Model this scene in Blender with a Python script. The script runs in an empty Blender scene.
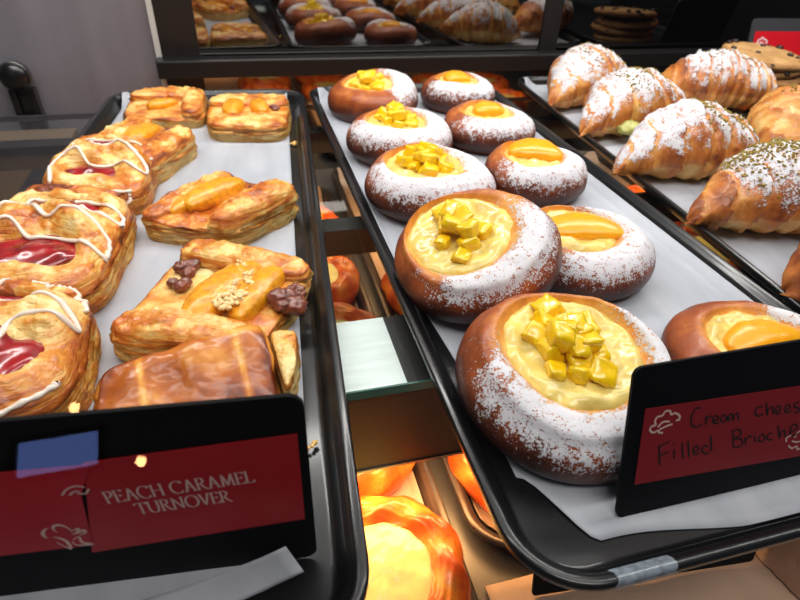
import bpy, bmesh, math, random
from mathutils import Vector, Matrix, noise
from mathutils.bvhtree import BVHTree
random.seed(7)
PI = math.pi
scene = bpy.context.scene
C = scene.collection
R = math.radians

# ------------------------------------------------------------------ helpers
def link(o, parent=None):
    C.objects.link(o)
    if parent is not None: o.parent = parent
    return o

def mesh(name, verts, faces, mat, parent=None, attrs=None, smooth=True, sharp=None):
    me = bpy.data.meshes.new(name)
    me.from_pydata([tuple(v) for v in verts], [], faces)
    for k, vals in (attrs or {}).items():
        a = me.attributes.new(k, 'FLOAT', 'POINT')
        a.data.foreach_set('value', vals)
    me.update()
    bm = bmesh.new(); bm.from_mesh(me)
    bmesh.ops.recalc_face_normals(bm, faces=bm.faces)
    bm.to_mesh(me); bm.free()
    if smooth:
        me.polygons.foreach_set('use_smooth', [True] * len(me.polygons))
        if sharp: me.set_sharp_from_angle(angle=R(sharp))
    me.materials.append(mat)
    return link(bpy.data.objects.new(name, me), parent)

def thing(name, label, cat, loc=(0, 0, 0), rz=0, group=None):
    o = link(bpy.data.objects.new(name, None))
    o.empty_display_size = .01
    o.location = loc; o.rotation_euler = (0, 0, rz)
    return tag(o, label, cat, group)

def tag(o, label, cat, group=None):
    o['label'] = label; o['category'] = cat
    if group: o['group'] = group
    return o

def struct(o, label=None):
    o['kind'] = 'structure'
    if label: o['label'] = label
    return o

def copy_tree(o, parent=None):
    c = o.copy(); C.objects.link(c); c.parent = parent
    for ch in list(o.children): copy_tree(ch, c)
    return c

def boxes(name, bl, mat, parent=None, bevel=0.0):
    """bl: (x0,x1,y0,y1,z0,z1) boxes or (matrix, sx,sy,sz)"""
    bm = bmesh.new()
    for b in bl:
        if len(b) == 6:
            x0, x1, y0, y1, z0, z1 = b
            M = Matrix.Translation(((x0+x1)/2, (y0+y1)/2, (z0+z1)/2)) @ Matrix.Diagonal((x1-x0, y1-y0, z1-z0, 1))
        else:
            M = b[0] @ Matrix.Diagonal((b[1], b[2], b[3], 1))
        bmesh.ops.create_cube(bm, size=1, matrix=M)
    if bevel:
        bmesh.ops.bevel(bm, geom=bm.edges[:], offset=bevel, segments=2, affect='EDGES', profile=.5)
    me = bpy.data.meshes.new(name); bm.to_mesh(me); bm.free()
    me.materials.append(mat)
    return link(bpy.data.objects.new(name, me), parent)

def fbm(x, y, z, s, o=3):
    return noise.fractal(Vector((x*s, y*s, z*s)), 1.0, 2.0, o)

def sm(a, b, x):
    t = max(0., min(1., (x-a)/(b-a))); return t*t*(3-2*t)

def rings_mesh(rings, cap0=True, cap1=True):
    """closed loops of equal count -> verts, faces"""
    n = len(rings[0]); v = []; f = []
    for r in rings: v += r
    for k in range(len(rings)-1):
        a, b = k*n, (k+1)*n
        for i in range(n):
            j = (i+1) % n
            f.append((a+i, a+j, b+j, b+i))
    for cap, k in ((cap0, 0), (cap1, len(rings)-1)):
        if cap:
            c = [sum(p[i] for p in rings[k])/n for i in range(3)]
            v.append(tuple(c)); ci = len(v)-1
            for i in range(n): f.append((k*n+i, k*n+(i+1) % n, ci))
    return v, f

def catmull(pts, m):
    out = []
    P = [pts[0]] + list(pts) + [pts[-1]]
    for i in range(1, len(P)-2):
        for k in range(m):
            t = k/m; q = []
            for a, b, c, d in zip(P[i-1], P[i], P[i+1], P[i+2]):
                q.append(.5*((2*b)+(-a+c)*t+(2*a-5*b+4*c-d)*t*t+(-a+3*b-3*c+d)*t**3))
            out.append(tuple(q))
    out.append(tuple(pts[-1]))
    return out

def tube(path, r, n=8, flat=1.0):
    """tube with round ends along 3D path; r float or function(t)"""
    P = [Vector(p) for p in path]; rings = []
    m = len(P)
    for i, p in enumerate(P):
        d = (P[min(i+1, m-1)]-P[max(i-1, 0)])
        d = d.normalized() if d.length > 1e-9 else Vector((1, 0, 0))
        up = Vector((0, 0, 1)) if abs(d.z) < .95 else Vector((0, 1, 0))
        s = d.cross(up).normalized(); u = s.cross(d).normalized()
        rr = r(i/(m-1)) if callable(r) else r
        if i in (0, m-1): rr *= .45
        rings.append([tuple(p+s*rr*math.cos(2*PI*k/n)+u*rr*flat*math.sin(2*PI*k/n)) for k in range(n)])
    return rings_mesh(rings)

# ------------------------------------------------------------------ materials
def new_mat(name):
    m = bpy.data.materials.new(name); m.use_nodes = True
    nt = m.node_tree; nt.nodes.clear()
    out = nt.nodes.new('ShaderNodeOutputMaterial')
    b = nt.nodes.new('ShaderNodeBsdfPrincipled')
    nt.links.new(b.outputs[0], out.inputs[0])
    return m, nt, b, out

def s2l(c):
    return tuple(((x/255)/12.92 if x/255 <= .04045 else ((x/255+.055)/1.055)**2.4) for x in c) + (1,)

def noise_node(nt, scale, detail=3, rough=.55, coord='Object', stretch=None, dist=0):
    tc = nt.nodes.new('ShaderNodeTexCoord'); n = nt.nodes.new('ShaderNodeTexNoise')
    n.inputs['Scale'].default_value = scale; n.inputs['Detail'].default_value = detail
    n.inputs['Roughness'].default_value = rough; n.inputs['Distortion'].default_value = dist
    src = tc.outputs[coord]
    if stretch:
        mp = nt.nodes.new('ShaderNodeMapping'); mp.inputs['Scale'].default_value = stretch
        nt.links.new(src, mp.inputs[0]); src = mp.outputs[0]
    nt.links.new(src, n.inputs['Vector'])
    return n.outputs['Fac']

def math_node(nt, op, a, b=None, c=None, clamp=False):
    n = nt.nodes.new('ShaderNodeMath'); n.operation = op; n.use_clamp = clamp
    for i, x in enumerate((a, b, c)):
        if x is None: continue
        if isinstance(x, (int, float)): n.inputs[i].default_value = x
        else: nt.links.new(x, n.inputs[i])
    return n.outputs[0]

def ramp(nt, fac, stops, interp='LINEAR'):
    n = nt.nodes.new('ShaderNodeValToRGB'); cr = n.color_ramp; cr.interpolation = interp
    while len(cr.elements) < len(stops): cr.elements.new(.5)
    for e, (p, c) in zip(cr.elements, stops): e.position = p; e.color = c
    nt.links.new(fac, n.inputs[0])
    return n.outputs[0]

def mixc(nt, fac, a, b):
    n = nt.nodes.new('ShaderNodeMix'); n.data_type = 'RGBA'
    if isinstance(fac, float): n.inputs[0].default_value = fac
    else: nt.links.new(fac, n.inputs[0])
    for i, x in ((6, a), (7, b)):
        if isinstance(x, tuple): n.inputs[i].default_value = x
        else: nt.links.new(x, n.inputs[i])
    return n.outputs[2]

def attr(nt, name):
    n = nt.nodes.new('ShaderNodeAttribute'); n.attribute_name = name
    return n.outputs['Fac']

def bump(nt, b, h, strength=.5, dist=.001):
    n = nt.nodes.new('ShaderNodeBump'); n.inputs['Strength'].default_value = strength
    n.inputs['Distance'].default_value = dist
    nt.links.new(h, n.inputs['Height']); nt.links.new(n.outputs[0], b.inputs['Normal'])
    return n

def plain(name, col, rough=.5, metal=0, coat=0, spec=.5, nscale=None, var=.12, bumpd=0, sss=0, trans=0, stretch=None, coatr=.05):
    m, nt, b, out = new_mat(name)
    c = s2l(col)
    if nscale:
        f = noise_node(nt, nscale, 3, stretch=stretch)
        lo = tuple(x*(1-var) for x in c[:3])+(1,); hi = tuple(min(1, x*(1+var)) for x in c[:3])+(1,)
        nt.links.new(ramp(nt, f, [(.3, lo), (.7, hi)]), b.inputs['Base Color'])
        if bumpd: bump(nt, b, f, .6, bumpd)
    else: b.inputs['Base Color'].default_value = c
    b.inputs['Roughness'].default_value = rough; b.inputs['Metallic'].default_value = metal
    b.inputs['Coat Weight'].default_value = coat; b.inputs['Coat Roughness'].default_value = coatr
    b.inputs['Specular IOR Level'].default_value = spec
    if sss:
        b.inputs['Subsurface Weight'].default_value = sss
        b.inputs['Subsurface Radius'].default_value = (.006, .003, .001)
        b.inputs['Subsurface Scale'].default_value = 1
    b.inputs['Transmission Weight'].default_value = trans
    return m

def dough(name, stops, rough=.42, coat=.0, coatr=.12, spread=.35, nscale=55, fine=350, bumpd=.0006, sugar_scale=800, streak=None):
    """baked dough: attribute 'brown' + noise picks the crust colour; attribute 'sugar' dusts it with grains"""
    m, nt, b, out = new_mat(name)
    n1 = noise_node(nt, nscale, 4, .6, dist=.4, stretch=streak)
    n2 = noise_node(nt, fine, 3, .6)
    f = math_node(nt, 'ADD', attr(nt, 'brown'), math_node(nt, 'MULTIPLY', math_node(nt, 'SUBTRACT', n1, .5), spread*2))
    f = math_node(nt, 'ADD', f, math_node(nt, 'MULTIPLY', math_node(nt, 'SUBTRACT', n2, .5), .22), clamp=True)
    col = ramp(nt, f, [(p, s2l(c)) for p, c in stops])
    g = noise_node(nt, sugar_scale, 2, .7)
    g2 = noise_node(nt, sugar_scale*.28, 2, .6)
    sg = attr(nt, 'sugar')
    k = math_node(nt, 'ADD', math_node(nt, 'MULTIPLY', g, .6), math_node(nt, 'MULTIPLY', g2, .4))
    k = math_node(nt, 'SUBTRACT', math_node(nt, 'MULTIPLY_ADD', sg, .28, .325), k)
    k = math_node(nt, 'MULTIPLY_ADD', k, 13., .5, clamp=True)
    k = math_node(nt, 'MULTIPLY', k, math_node(nt, 'MULTIPLY', sg, 8., clamp=True))
    nt.links.new(mixc(nt, k, col, s2l((222, 221, 226))), b.inputs['Base Color'])
    nt.links.new(math_node(nt, 'MULTIPLY_ADD', k, .95-rough, rough), b.inputs['Roughness'])
    b.inputs['Specular IOR Level'].default_value = .45
    if coat:
        nt.links.new(math_node(nt, 'MULTIPLY_ADD', k, -coat, coat), b.inputs['Coat Weight'])
        b.inputs['Coat Roughness'].default_value = coatr
    h = math_node(nt, 'ADD', math_node(nt, 'MULTIPLY', n2, .6), math_node(nt, 'MULTIPLY', k, .9))
    h = math_node(nt, 'ADD', h, math_node(nt, 'MULTIPLY', n1, 1.2))
    bump(nt, b, h, .7, bumpd)
    b.inputs['Subsurface Weight'].default_value = .08
    b.inputs['Subsurface Radius'].default_value = (.005, .002, .001)
    b.inputs['Subsurface Scale'].default_value = 1
    return m

M = {}
M['brioche'] = dough('brioche_crust', [(0, (246, 208, 120)), (.25, (226, 150, 62)), (.5, (166, 82, 34)), (.75, (104, 48, 26)), (1, (62, 30, 20))], rough=.42, coat=.1, spread=.26, nscale=40)
M['puff'] = dough('puff_pastry', [(0, (250, 224, 158)), (.28, (244, 200, 116)), (.5, (224, 148, 56)), (.72, (194, 100, 28)), (1, (116, 48, 16))], rough=.34, coat=.35, coatr=.2, spread=.6, nscale=60, fine=240, bumpd=.0022, streak=(1, 1, 6))
M['sheet'] = dough('glazed_sheet', [(0, (246, 214, 136)), (.3, (232, 164, 62)), (.6, (196, 110, 30)), (.85, (156, 74, 18)), (1, (110, 46, 14))], rough=.34, coat=.3, coatr=.14, spread=.34, nscale=26, bumpd=.0003)
M['croissant'] = dough('croissant_crust', [(0, (244, 208, 130)), (.3, (222, 156, 76)), (.55, (192, 112, 48)), (.8, (140, 70, 30)), (1, (96, 44, 22))], rough=.4, coat=.2, spread=.3, nscale=50, bumpd=.001, sugar_scale=650)
M['danish'] = dough('danish_crust', [(0, (255, 214, 100)), (.35, (250, 150, 50)), (.65, (228, 96, 26)), (1, (150, 54, 16))], rough=.35, coat=.4, spread=.3, nscale=45, bumpd=.001)
M['cookie'] = dough('cookie_dough', [(0, (226, 190, 130)), (.5, (190, 142, 86)), (1, (140, 94, 52))], rough=.8, spread=.3, nscale=90, bumpd=.001)
M['custard'] = plain('cream_cheese_filling', (232, 206, 112), rough=.3, coat=.5, nscale=70, var=.22, bumpd=.0014, sss=.1, coatr=.1)
M['danish_custard'] = plain('danish_filling', (255, 238, 150), rough=.35, coat=.3, nscale=60, var=.12, bumpd=.0006, sss=.15)
M['pineapple'] = plain('pineapple_flesh', (255, 204, 10), rough=.25, coat=.6, nscale=1.6, var=.10, bumpd=0, sss=.05, coatr=.05)
M['peach'] = plain('peach_flesh', (255, 172, 8), rough=.32, coat=.2, nscale=60, var=.08, bumpd=.0003, sss=.35, coatr=.15)
M['peach_baked'] = plain('baked_peach', (244, 158, 24), rough=.3, coat=.3, nscale=220, var=.3, bumpd=.0014, sss=.2, coatr=.2)
M['caramel'] = plain('caramel', (122, 64, 46), rough=.3, coat=.5, nscale=200, var=.5, bumpd=.001, coatr=.15)
M['crumb'] = plain('crumble', (238, 208, 150), rough=.85, nscale=300, var=.15, bumpd=.001)
M['jam'] = plain('cherry_jam', (150, 16, 18), rough=.25, coat=.6, nscale=90, var=.5, bumpd=.0004, sss=.1, coatr=.1)
M['icing'] = plain('white_icing', (240, 222, 206), rough=.35, coat=.3, sss=.1)
M['glaze'] = plain('clear_glaze', (250, 214, 90), rough=.06, coat=1, sss=.0, trans=.6)
M['pistachio'] = plain('pistachio', (150, 128, 52), rough=.85, nscale=500, var=.6)
M['pist_cream'] = plain('pistachio_cream', (176, 178, 96), rough=.4, coat=.3, nscale=80, var=.1)
M['chip'] = plain('chocolate_chip', (48, 30, 22), rough=.35)
M['tray'] = plain('black_tray', (12, 13, 15), rough=.32, coat=.4, spec=.5, coatr=.12, nscale=500, var=.5)
M['steel'] = plain('brushed_steel', (150, 148, 146), rough=.32, metal=1, nscale=30, var=.1, stretch=(1, 12, 12))
M['rim_steel'] = plain('lower_tray_steel', (96, 84, 74), rough=.35, metal=.6, nscale=30, var=.2)
M['steel_dark'] = plain('dark_steel_panel', (150, 146, 154), rough=.5, metal=.6, nscale=6, var=.18, stretch=(2.5, 1, .6))
M['strip'] = plain('pale_edge_strip', (190, 188, 182), rough=.4)
M['alu'] = plain('white_ribbed_tube_top', (236, 242, 242), rough=.45, metal=.0, nscale=160, var=.1, stretch=(.12, 1, 1), bumpd=.0002)
M['bronze'] = plain('bronze_housing', (72, 54, 44), rough=.4, metal=.35, nscale=12, var=.1)
M['black_metal'] = plain('black_frame', (22, 20, 20), rough=.35)
M['rubber'] = plain('black_rubber', (14, 14, 15), rough=.3, coat=.3)
M['card'] = plain('black_card', (6, 6, 8), rough=.6, spec=.12)
M['red'] = plain('red_label', (176, 12, 26), rough=.4, nscale=30, var=.06)
M['red_pink'] = plain('red_label_faded', (186, 22, 40), rough=.4, nscale=30, var=.06)
M['red_bright'] = plain('red_label_bright', (214, 18, 36), rough=.4)
M['silver'] = plain('silver_print', (226, 190, 180), rough=.4)
M['ink'] = plain('black_marker', (22, 8, 10), rough=.6)
M['whiteink'] = plain('white_print', (245, 220, 220), rough=.5)
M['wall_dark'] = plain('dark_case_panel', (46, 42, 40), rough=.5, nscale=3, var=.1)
M['deck'] = plain('lower_deck', (120, 112, 104), rough=.4, metal=.6, nscale=10, var=.1)
M['kraft'] = plain('kraft_paper', (206, 172, 146), rough=.75, nscale=25, var=.07, bumpd=.0006)
M['cardboard'] = plain('cardboard', (104, 86, 68), rough=.8, nscale=25, var=.07)

def paper_mat():
    m, nt, b, out = new_mat('parchment')
    f = noise_node(nt, 60, 4, stretch=(1, .25, 1)); g = noise_node(nt, 9, 3)
    k = math_node(nt, 'ADD', math_node(nt, 'MULTIPLY', f, .5), math_node(nt, 'MULTIPLY', g, .5))
    nt.links.new(ramp(nt, k, [(.35, s2l((158, 163, 172))), (.65, s2l((186, 190, 198)))]), b.inputs['Base Color'])
    b.inputs['Roughness'].default_value = .5
    bump(nt, b, k, .5, .0015)
    return m
M['paper'] = paper_mat()

def mirror_mat(name, tint, rough=.02):
    m, nt, b, out = new_mat(name)
    b.inputs['Base Color'].default_value = (tint, tint*.95, tint*.9, 1); b.inputs['Metallic'].default_value = 1
    b.inputs['Roughness'].default_value = rough
    return m
M['mirror'] = mirror_mat('tinted_mirror', .30, .03)
M['mirror2'] = mirror_mat('darker_tinted_mirror', .16, .03)

def pane_mat(name, tint=(1, 1, 1, 1), ior=1.45):
    m = bpy.data.materials.new(name); m.use_nodes = True
    nt = m.node_tree; nt.nodes.clear()
    out = nt.nodes.new('ShaderNodeOutputMaterial'); mx = nt.nodes.new('ShaderNodeMixShader')
    t = nt.nodes.new('ShaderNodeBsdfTransparent'); t.inputs[0].default_value = tint
    g = nt.nodes.new('ShaderNodeBsdfGlossy'); g.inputs['Roughness'].default_value = 0.0
    fr = nt.nodes.new('ShaderNodeFresnel'); fr.inputs[0].default_value = ior
    geo = nt.nodes.new('ShaderNodeNewGeometry')
    ff = math_node(nt, 'MULTIPLY', fr.outputs[0], math_node(nt, 'SUBTRACT', 1., geo.outputs['Backfacing']))
    nt.links.new(ff, mx.inputs[0]); nt.links.new(t.outputs[0], mx.inputs[1]); nt.links.new(g.outputs[0], mx.inputs[2])
    nt.links.new(mx.outputs[0], out.inputs[0])
    return m
M['pane'] = pane_mat('clear_glass')
M['shelf_glass'] = pane_mat('shelf_glass', (.965, .985, .975, 1), 1.5)
M['glass_edge'] = plain('green_glass_edge', (58, 104, 92), rough=.15, coat=.6)

def emit(name, col, s):
    m = bpy.data.materials.new(name); m.use_nodes = True
    nt = m.node_tree; nt.nodes.clear()
    out = nt.nodes.new('ShaderNodeOutputMaterial'); e = nt.nodes.new('ShaderNodeEmission')
    e.inputs[0].default_value = s2l(col); e.inputs[1].default_value = s
    nt.links.new(e.outputs[0], out.inputs[0])
    return m

# ------------------------------------------------------------------ camera
cr = Matrix(((0.96605218, 0.11822089, -0.2297107), (-0.25490457, 0.58084811, -0.77307123), (0.04203385, 0.80538146, 0.59126463)))
cam_data = bpy.data.cameras.new('camera'); cam = link(bpy.data.objects.new('camera', cam_data))
cam_data.sensor_width = 36; cam_data.lens = 24.975; cam_data.clip_start = .005; cam_data.clip_end = 60
cam.matrix_world = Matrix.Translation((0, 0, .205)) @ cr.to_4x4()
cam_data.dof.use_dof = True; cam_data.dof.focus_distance = .31; cam_data.dof.aperture_fstop = 15.0
scene.camera = cam

# ------------------------------------------------------------------ trays
FLOOR = -.0130      # top of a tray's floor, z = 0 is the rim
def rrect(w, l, r, d, z, nc=12):
    r2 = max(r-d, .002); x, y = w/2-d, l/2-d; out = []
    for cx, cy, a0 in ((x-r2, y-r2, 0), (-x+r2, y-r2, 90), (-x+r2, -y+r2, 180), (x-r2, -y+r2, 270)):
        for k in range(nc+1):
            a = R(a0+90*k/nc); out.append((cx+r2*math.cos(a), cy+r2*math.sin(a), z))
    return out

def tray(label, x, y, z, rz, w, l, group, mat='tray', name='baking_tray'):
    prof = [(.0150, -.0150), (.0110, -.0142), (.0080, -.0100), (.0052, -.0036), (.0020, -.0045), (.0004, -.0050), (0, -.0040), (0, -.0012), (.0006, -.0002), (.0018, .0002),
            (.0040, -.0002), (.0056, -.0012), (.0064, -.0024), (.0080, -.0028), (.0088, -.0042), (.0112, -.0110), (.0125, -.0126), (.0150, FLOOR)]
    v, f = rings_mesh([rrect(w, l, .034, d, zz) for d, zz in prof])
    o = mesh(name, v, f, M[mat], sharp=50)
    o.location = (x, y, z); o.rotation_euler = (0, 0, rz)
    return tag(o, label, 'tray', group)

TL = (-.0635, .412, -R(4.6), .226, .655)      # left
TM = (.2022, .409, 0, .2455, .662)            # middle
TR = (.4720, .423, -R(4.4), .245, .66)        # right
tg = 'black baking trays on the glass shelf'
tray('black baking tray holding the turnovers', TL[0], TL[1], 0, TL[2], TL[3], TL[4], tg)
tray('black baking tray holding the filled brioches', TM[0], TM[1], 0, TM[2], TM[3], TM[4], tg)
tray('black baking tray holding the dusted croissants', TR[0], TR[1], 0, TR[2], TR[3], TR[4], tg)

def liner(name, label, T, z, ext, seed, mat='paper', cat='paper liner', group='paper liners in the trays', front=None, left=None):
    """sheet lying on a tray's floor and climbing its side walls; ext = (left,right,front,back) reach from the tray's edge"""
    x, y, rz, w, l = T; nx, ny = 60, 120; v = []; f = []
    x0, x1, y0, y1 = -w/2+ext[0], w/2-ext[1], -l/2+ext[2], l/2-ext[3]
    for j in range(ny+1):
        for i in range(nx+1):
            px = x0+(x1-x0)*i/nx; py = y0+(y1-y0)*j/ny
            if left: px = px+(1-i/nx)**4*left(j/ny)
            if front: py = py + (1-j/ny)**6*front(px, i/nx)
            # clip to the tray's rounded corners
            r = .024; cx = max(0, abs(px)-(w/2-.0140-r)); cy = max(0, abs(py)-(l/2-.0140-r))
            d = math.hypot(cx, cy)-r
            wav = .0008*(1+fbm(px+seed, py, seed, 14, 3)+.8*abs(fbm(px+seed, py*.5, 2, 22, 2)))
            h = wav*sm(.0, .03, -d)
            if d > 0:
                h = min(d, .0072)*1.9
            v.append((px, py, FLOOR+.0006+h))
    for j in range(ny):
        for i in range(nx):
            a = j*(nx+1)+i; f.append((a, a+1, a+nx+2, a+nx+1))
    o = mesh(name, v, f, M[mat])
    s = o.modifiers.new('thickness', 'SOLIDIFY'); s.thickness = .00015; s.offset = 1
    o.location = (x, y, z); o.rotation_euler = (0, 0, rz)
    return tag(o, label, cat, group)

liner('parchment_liner', 'grey white parchment sheet under the turnovers', TL, 0, (.014, .0215, .020, .0125), 3.1,
      front=lambda px, u: .034*sm(.72, 1, u)+.004*math.sin(u*5))
liner('parchment_liner', 'grey white parchment sheet under the brioches', TM, 0, (.0125, .0105, .020, .0125), 7.7, left=lambda v: .010*sm(.42, .10, v),
      front=lambda px, u: .040*(1-sm(0, .12, u))-.004*sm(.1, .5, u)+.003*math.sin(u*9))
liner('parchment_liner', 'grey white parchment sheet under the croissants', TR, 0, (.0125, .0120, .018, .0125), 12.3)

v = []; f = []
prof_t = [(.0060, -.0008), (.0040, .0003), (.0018, .0006), (.0002, .0001), (-.0004, -.0012), (-.0004, -.0040), (.0002, -.0056), (.0022, -.0050)]
for i in range(13):
    for d_, z_ in prof_t:
        v.append((-.088+.027*i/12+.0015*math.sin(z_*900+i), -TM[4]/2+d_, z_))
n_ = len(prof_t)
for i in range(12):
    for k in range(n_-1): f.append((i*n_+k, i*n_+k+1, (i+1)*n_+k+1, (i+1)*n_+k))
o = mesh('tape_strip', v, f, plain('frosted_tape', (120, 130, 140), rough=.25, coat=.5, nscale=300, var=.4), [q for q in C.objects if q.name == 'baking_tray.001'][0])
o['label'] = 'piece of clear tape wrapped over the rim'

# ------------------------------------------------------------------ brioches
def brioche(label, loc, rad, hgt, fruit, tilt=(0, 0), sug_dir=-60, sug_half=120, cust=.60, coff=(0, 0), seed=0, slo=.28, ncube=15, fruit_off=(0, 0), peach_args=None):
    t = thing('cream_cheese_brioche', label, 'filled brioche', loc, 0, 'powdered cream cheese brioches')
    t.rotation_euler = (R(tilt[0]), R(tilt[1]), 0)
    prof = catmull([(.0, 0), (.62, .0), (.86, .05), (.975, .22), (1, .44), (.965, .66), (.88, .84), (cust+.14, .97), (cust+.04, .98), (cust-.02, .90), (cust-.09, .80), (cust-.25, .76), (.02, .75)], 6)
    n = 120; rings = []; brown = []; sugar = []
    for k, (pr, pz) in enumerate(prof):
        ring = []
        for i in range(n):
            a = 2*PI*i/n
            wob = 1+.025*fbm(math.cos(a)*1.2+seed, math.sin(a)*1.2, seed, 1, 2)
            inner = sm(cust+.18, cust-.1, pr)
            r = pr*rad*wob
            x, y = r*math.cos(a), r*math.sin(a)
            if pz > .5:
                x += coff[0]*inner; y += coff[1]*inner
            nz = .0014*fbm(x+seed, y, pz*.03, 45, 3)*sm(.1, .5, pz)
            z = pz*hgt*(1+.05*math.sin(a*2+seed))+nz
            ring.append((x, y, z))
            side = sm(.95, .15, pz); da = math.atan2(math.sin(a-R(sug_dir)), math.cos(a-R(sug_dir)))
            topness = sm(.45, .95, pz)
            bb = .50+.5*side - .34*inner + .14*fbm(x*1.+seed, y, z, 40, 3)
            if pz < .12: bb = .62
            brown.append(max(0, min(1, bb)))
            edge = fbm(x+seed*2, y, 3, 60, 3)*.25
            s = sm(1.1, .55, abs(da)/R(sug_half)+edge*.8)*sm(slo+edge*.5, min(1, slo+.67), pz)*sm(cust-.10, cust+.04, pr+edge*.14)
            if pz < .3: s = 0
            sugar.append(s*.98+.0)
        rings.append(ring)
    v, f = rings_mesh(rings)
    brown += [.6, .1]; sugar += [0, 0]
    mesh('bun', v, f, M['brioche'], t, {'brown': brown, 'sugar': sugar})
    # cream cheese filling: lumpy disc sitting in the hollow
    rings = []; nr = 22
    cr_ = rad*(cust+.0); zt = hgt*.80
    for k in range(nr):
        q = 1-k/nr; ring = []
        for i in range(96):
            a = 2*PI*i/96
            rr = cr_*q*(1+.05*fbm(math.cos(a)+seed, math.sin(a), 5, 1.6, 3))
            x, y = rr*math.cos(a)+coff[0], rr*math.sin(a)+coff[1]
            z = zt+.0032*sm(1, .8, q)+.0022*math.cos(q*7+fbm(x, y, seed, 40)*2.5)*.5+.0022*fbm(x+seed, y, 1, 90, 4)-.003*sm(.6, 0, q)
            if k == 0: z -= .002
            ring.append((x, y, z))
        rings.append(ring)
    v, f = rings_mesh(rings, cap0=True)
    mesh('cream_cheese_filling', v, f, M['custard'], t)
    fx, fy = coff[0]+fruit_off[0], coff[1]+fruit_off[1]
    if fruit == 'pineapple':
        rnd = random.Random(int(seed*100))
        for c in range(ncube):
            lay = 0 if c < ncube*.62 else 1
            rr = rad*(.36 if lay == 0 else .17)*math.sqrt((c+.5)/(ncube*.62) if lay == 0 else rnd.random()); a = c*2.4+rnd.random()*.4
            s = rad*rnd.uniform(.085, .125)
            o = link(bpy.data.objects.new('fruit_cube', CUBES[c % len(CUBES)]), t)
            o.location = (fx+rr*math.cos(a)*.85, fy+rr*math.sin(a)*1.25, zt+.0025+s*.3+lay*rad*.13)
            o.rotation_euler = (rnd.uniform(-.4, .4), rnd.uniform(-.4, .4), rnd.uniform(0, 3))
            o.scale = (s, s*rnd.uniform(.8, 1.1), s*rnd.uniform(.6, .95))
    else:
        a0, ln, wd, ht = peach_args
        v, f = peach_shape(ln, wd, ht, seed)
        o = mesh('peach_slice', v, f, M['peach'], t)
        o.location = (fx, fy, zt-.001); o.rotation_euler = (0, 0, R(a0))
    return t

def peach_shape(ln, wd, ht, seed=0, bend=.22):
    rings = []; m = 28; n = 28
    for k in range(1, m):
        u = -1+2*k/m; env = (1-abs(u)**2.4)**.55
        ring = []
        for i in range(n):
            a = 2*PI*i/n
            cx = math.cos(a); sz = math.sin(a)
            sx = math.copysign(abs(cx)**.85, cx); sy = math.copysign(abs(sz)**.8, sz)
            x = u*ln/2; y = sx*wd/2*env+bend*wd*(1-u*u)
            z = ht*.35+sy*ht*.65*env
            if z < 0: z *= .3
            e = .0007*fbm(x+seed, y, z, 90, 3)
            ring.append((x+e, y+e, z+e))
        rings.append(ring)
    return rings_mesh(rings)

def cube_mesh(seed):
    bm = bmesh.new(); bmesh.ops.create_cube(bm, size=2)
    bmesh.ops.subdivide_edges(bm, edges=bm.edges[:], cuts=5, use_grid_fill=True)
    for v in bm.verts:
        p = v.co.copy(); q = p.normalized()*1.25
        p = p.lerp(q, .30)
        p += Vector((fbm(p.x+seed, p.y, p.z, .8, 2), fbm(p.x, p.y+seed, p.z, .8, 2), fbm(p.x, p.y, p.z+seed, .8, 2)))*.26
        p += p.normalized()*.05*fbm(p.x+seed, p.y, p.z, 4, 2)
        v.co = p
    me = bpy.data.meshes.new('fruit_cube'); bm.to_mesh(me); bm.free()
    me.polygons.foreach_set('use_smooth', [True]*len(me.polygons)); me.materials.append(M['pineapple'])
    return me
CUBES = [cube_mesh(s) for s in (1.3, 4.1, 7.9, 11.2, 15.5)]

Z0 = FLOOR+.0022
brioche('big brioche with pineapple cubes nearest the viewer, beside the handwritten sign', (.1435, .1785, Z0+.002), .0565, .036, 'pineapple', tilt=(7, 0), sug_dir=-78, sug_half=130, cust=.68, coff=(.003, .006), seed=1.7, ncube=20, fruit_off=(-.003, .002))
brioche('brioche with pineapple cubes leaning on its neighbour, second from the viewer', (.139, .286, Z0+.015), .0540, .034, 'pineapple', tilt=(8, -17), sug_dir=-62, sug_half=100, slo=.46, cust=.68, coff=(-.007, .008), seed=2.9, ncube=12)
brioche('brioche with pineapple cubes and heavy sugar, third from the viewer in its column', (.146, .417, Z0), .0560, .036, 'pineapple', sug_dir=-62, sug_half=165, cust=.62, coff=(-.004, .009), seed=4.4, ncube=17)
brioche('brioche with pineapple cubes behind three others, thickly sugared in front', (.148, .528, Z0), .0535, .036, 'pineapple', sug_dir=-70, sug_half=150, cust=.58, coff=(-.003, .007), seed=5.6, ncube=17)
brioche('brioche with pineapple cubes at the far end of the tray, brown side bare', (.152, .662, Z0), .054, .038, 'pineapple', tilt=(4, -6), sug_dir=-10, sug_half=75, cust=.56, coff=(-.005, .003), seed=6.1, ncube=18)
brioche('brioche with a peach slice half hidden behind the handwritten sign', (.259, .167, Z0), .051, .029, 'peach', sug_dir=20, sug_half=45, cust=.62, coff=(0, .002), seed=7.3, peach_args=(5, .052, .024, .011))
brioche('brioche with a long peach wedge at the middle of the right column', (.2215, .297, Z0-.001), .0510, .033, 'peach', sug_dir=-40, sug_half=130, cust=.62, coff=(-.002, .007), seed=8.8, peach_args=(-14, .058, .032, .011), fruit_off=(.002, -.006))
brioche('brioche with a broad peach slice, third from the viewer in the right column', (.2480, .425, Z0), .046, .034, 'peach', sug_dir=-60, sug_half=130, cust=.62, coff=(-.002, .007), seed=9.5, peach_args=(-22, .052, .036, .014), fruit_off=(.002, 0))
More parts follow.
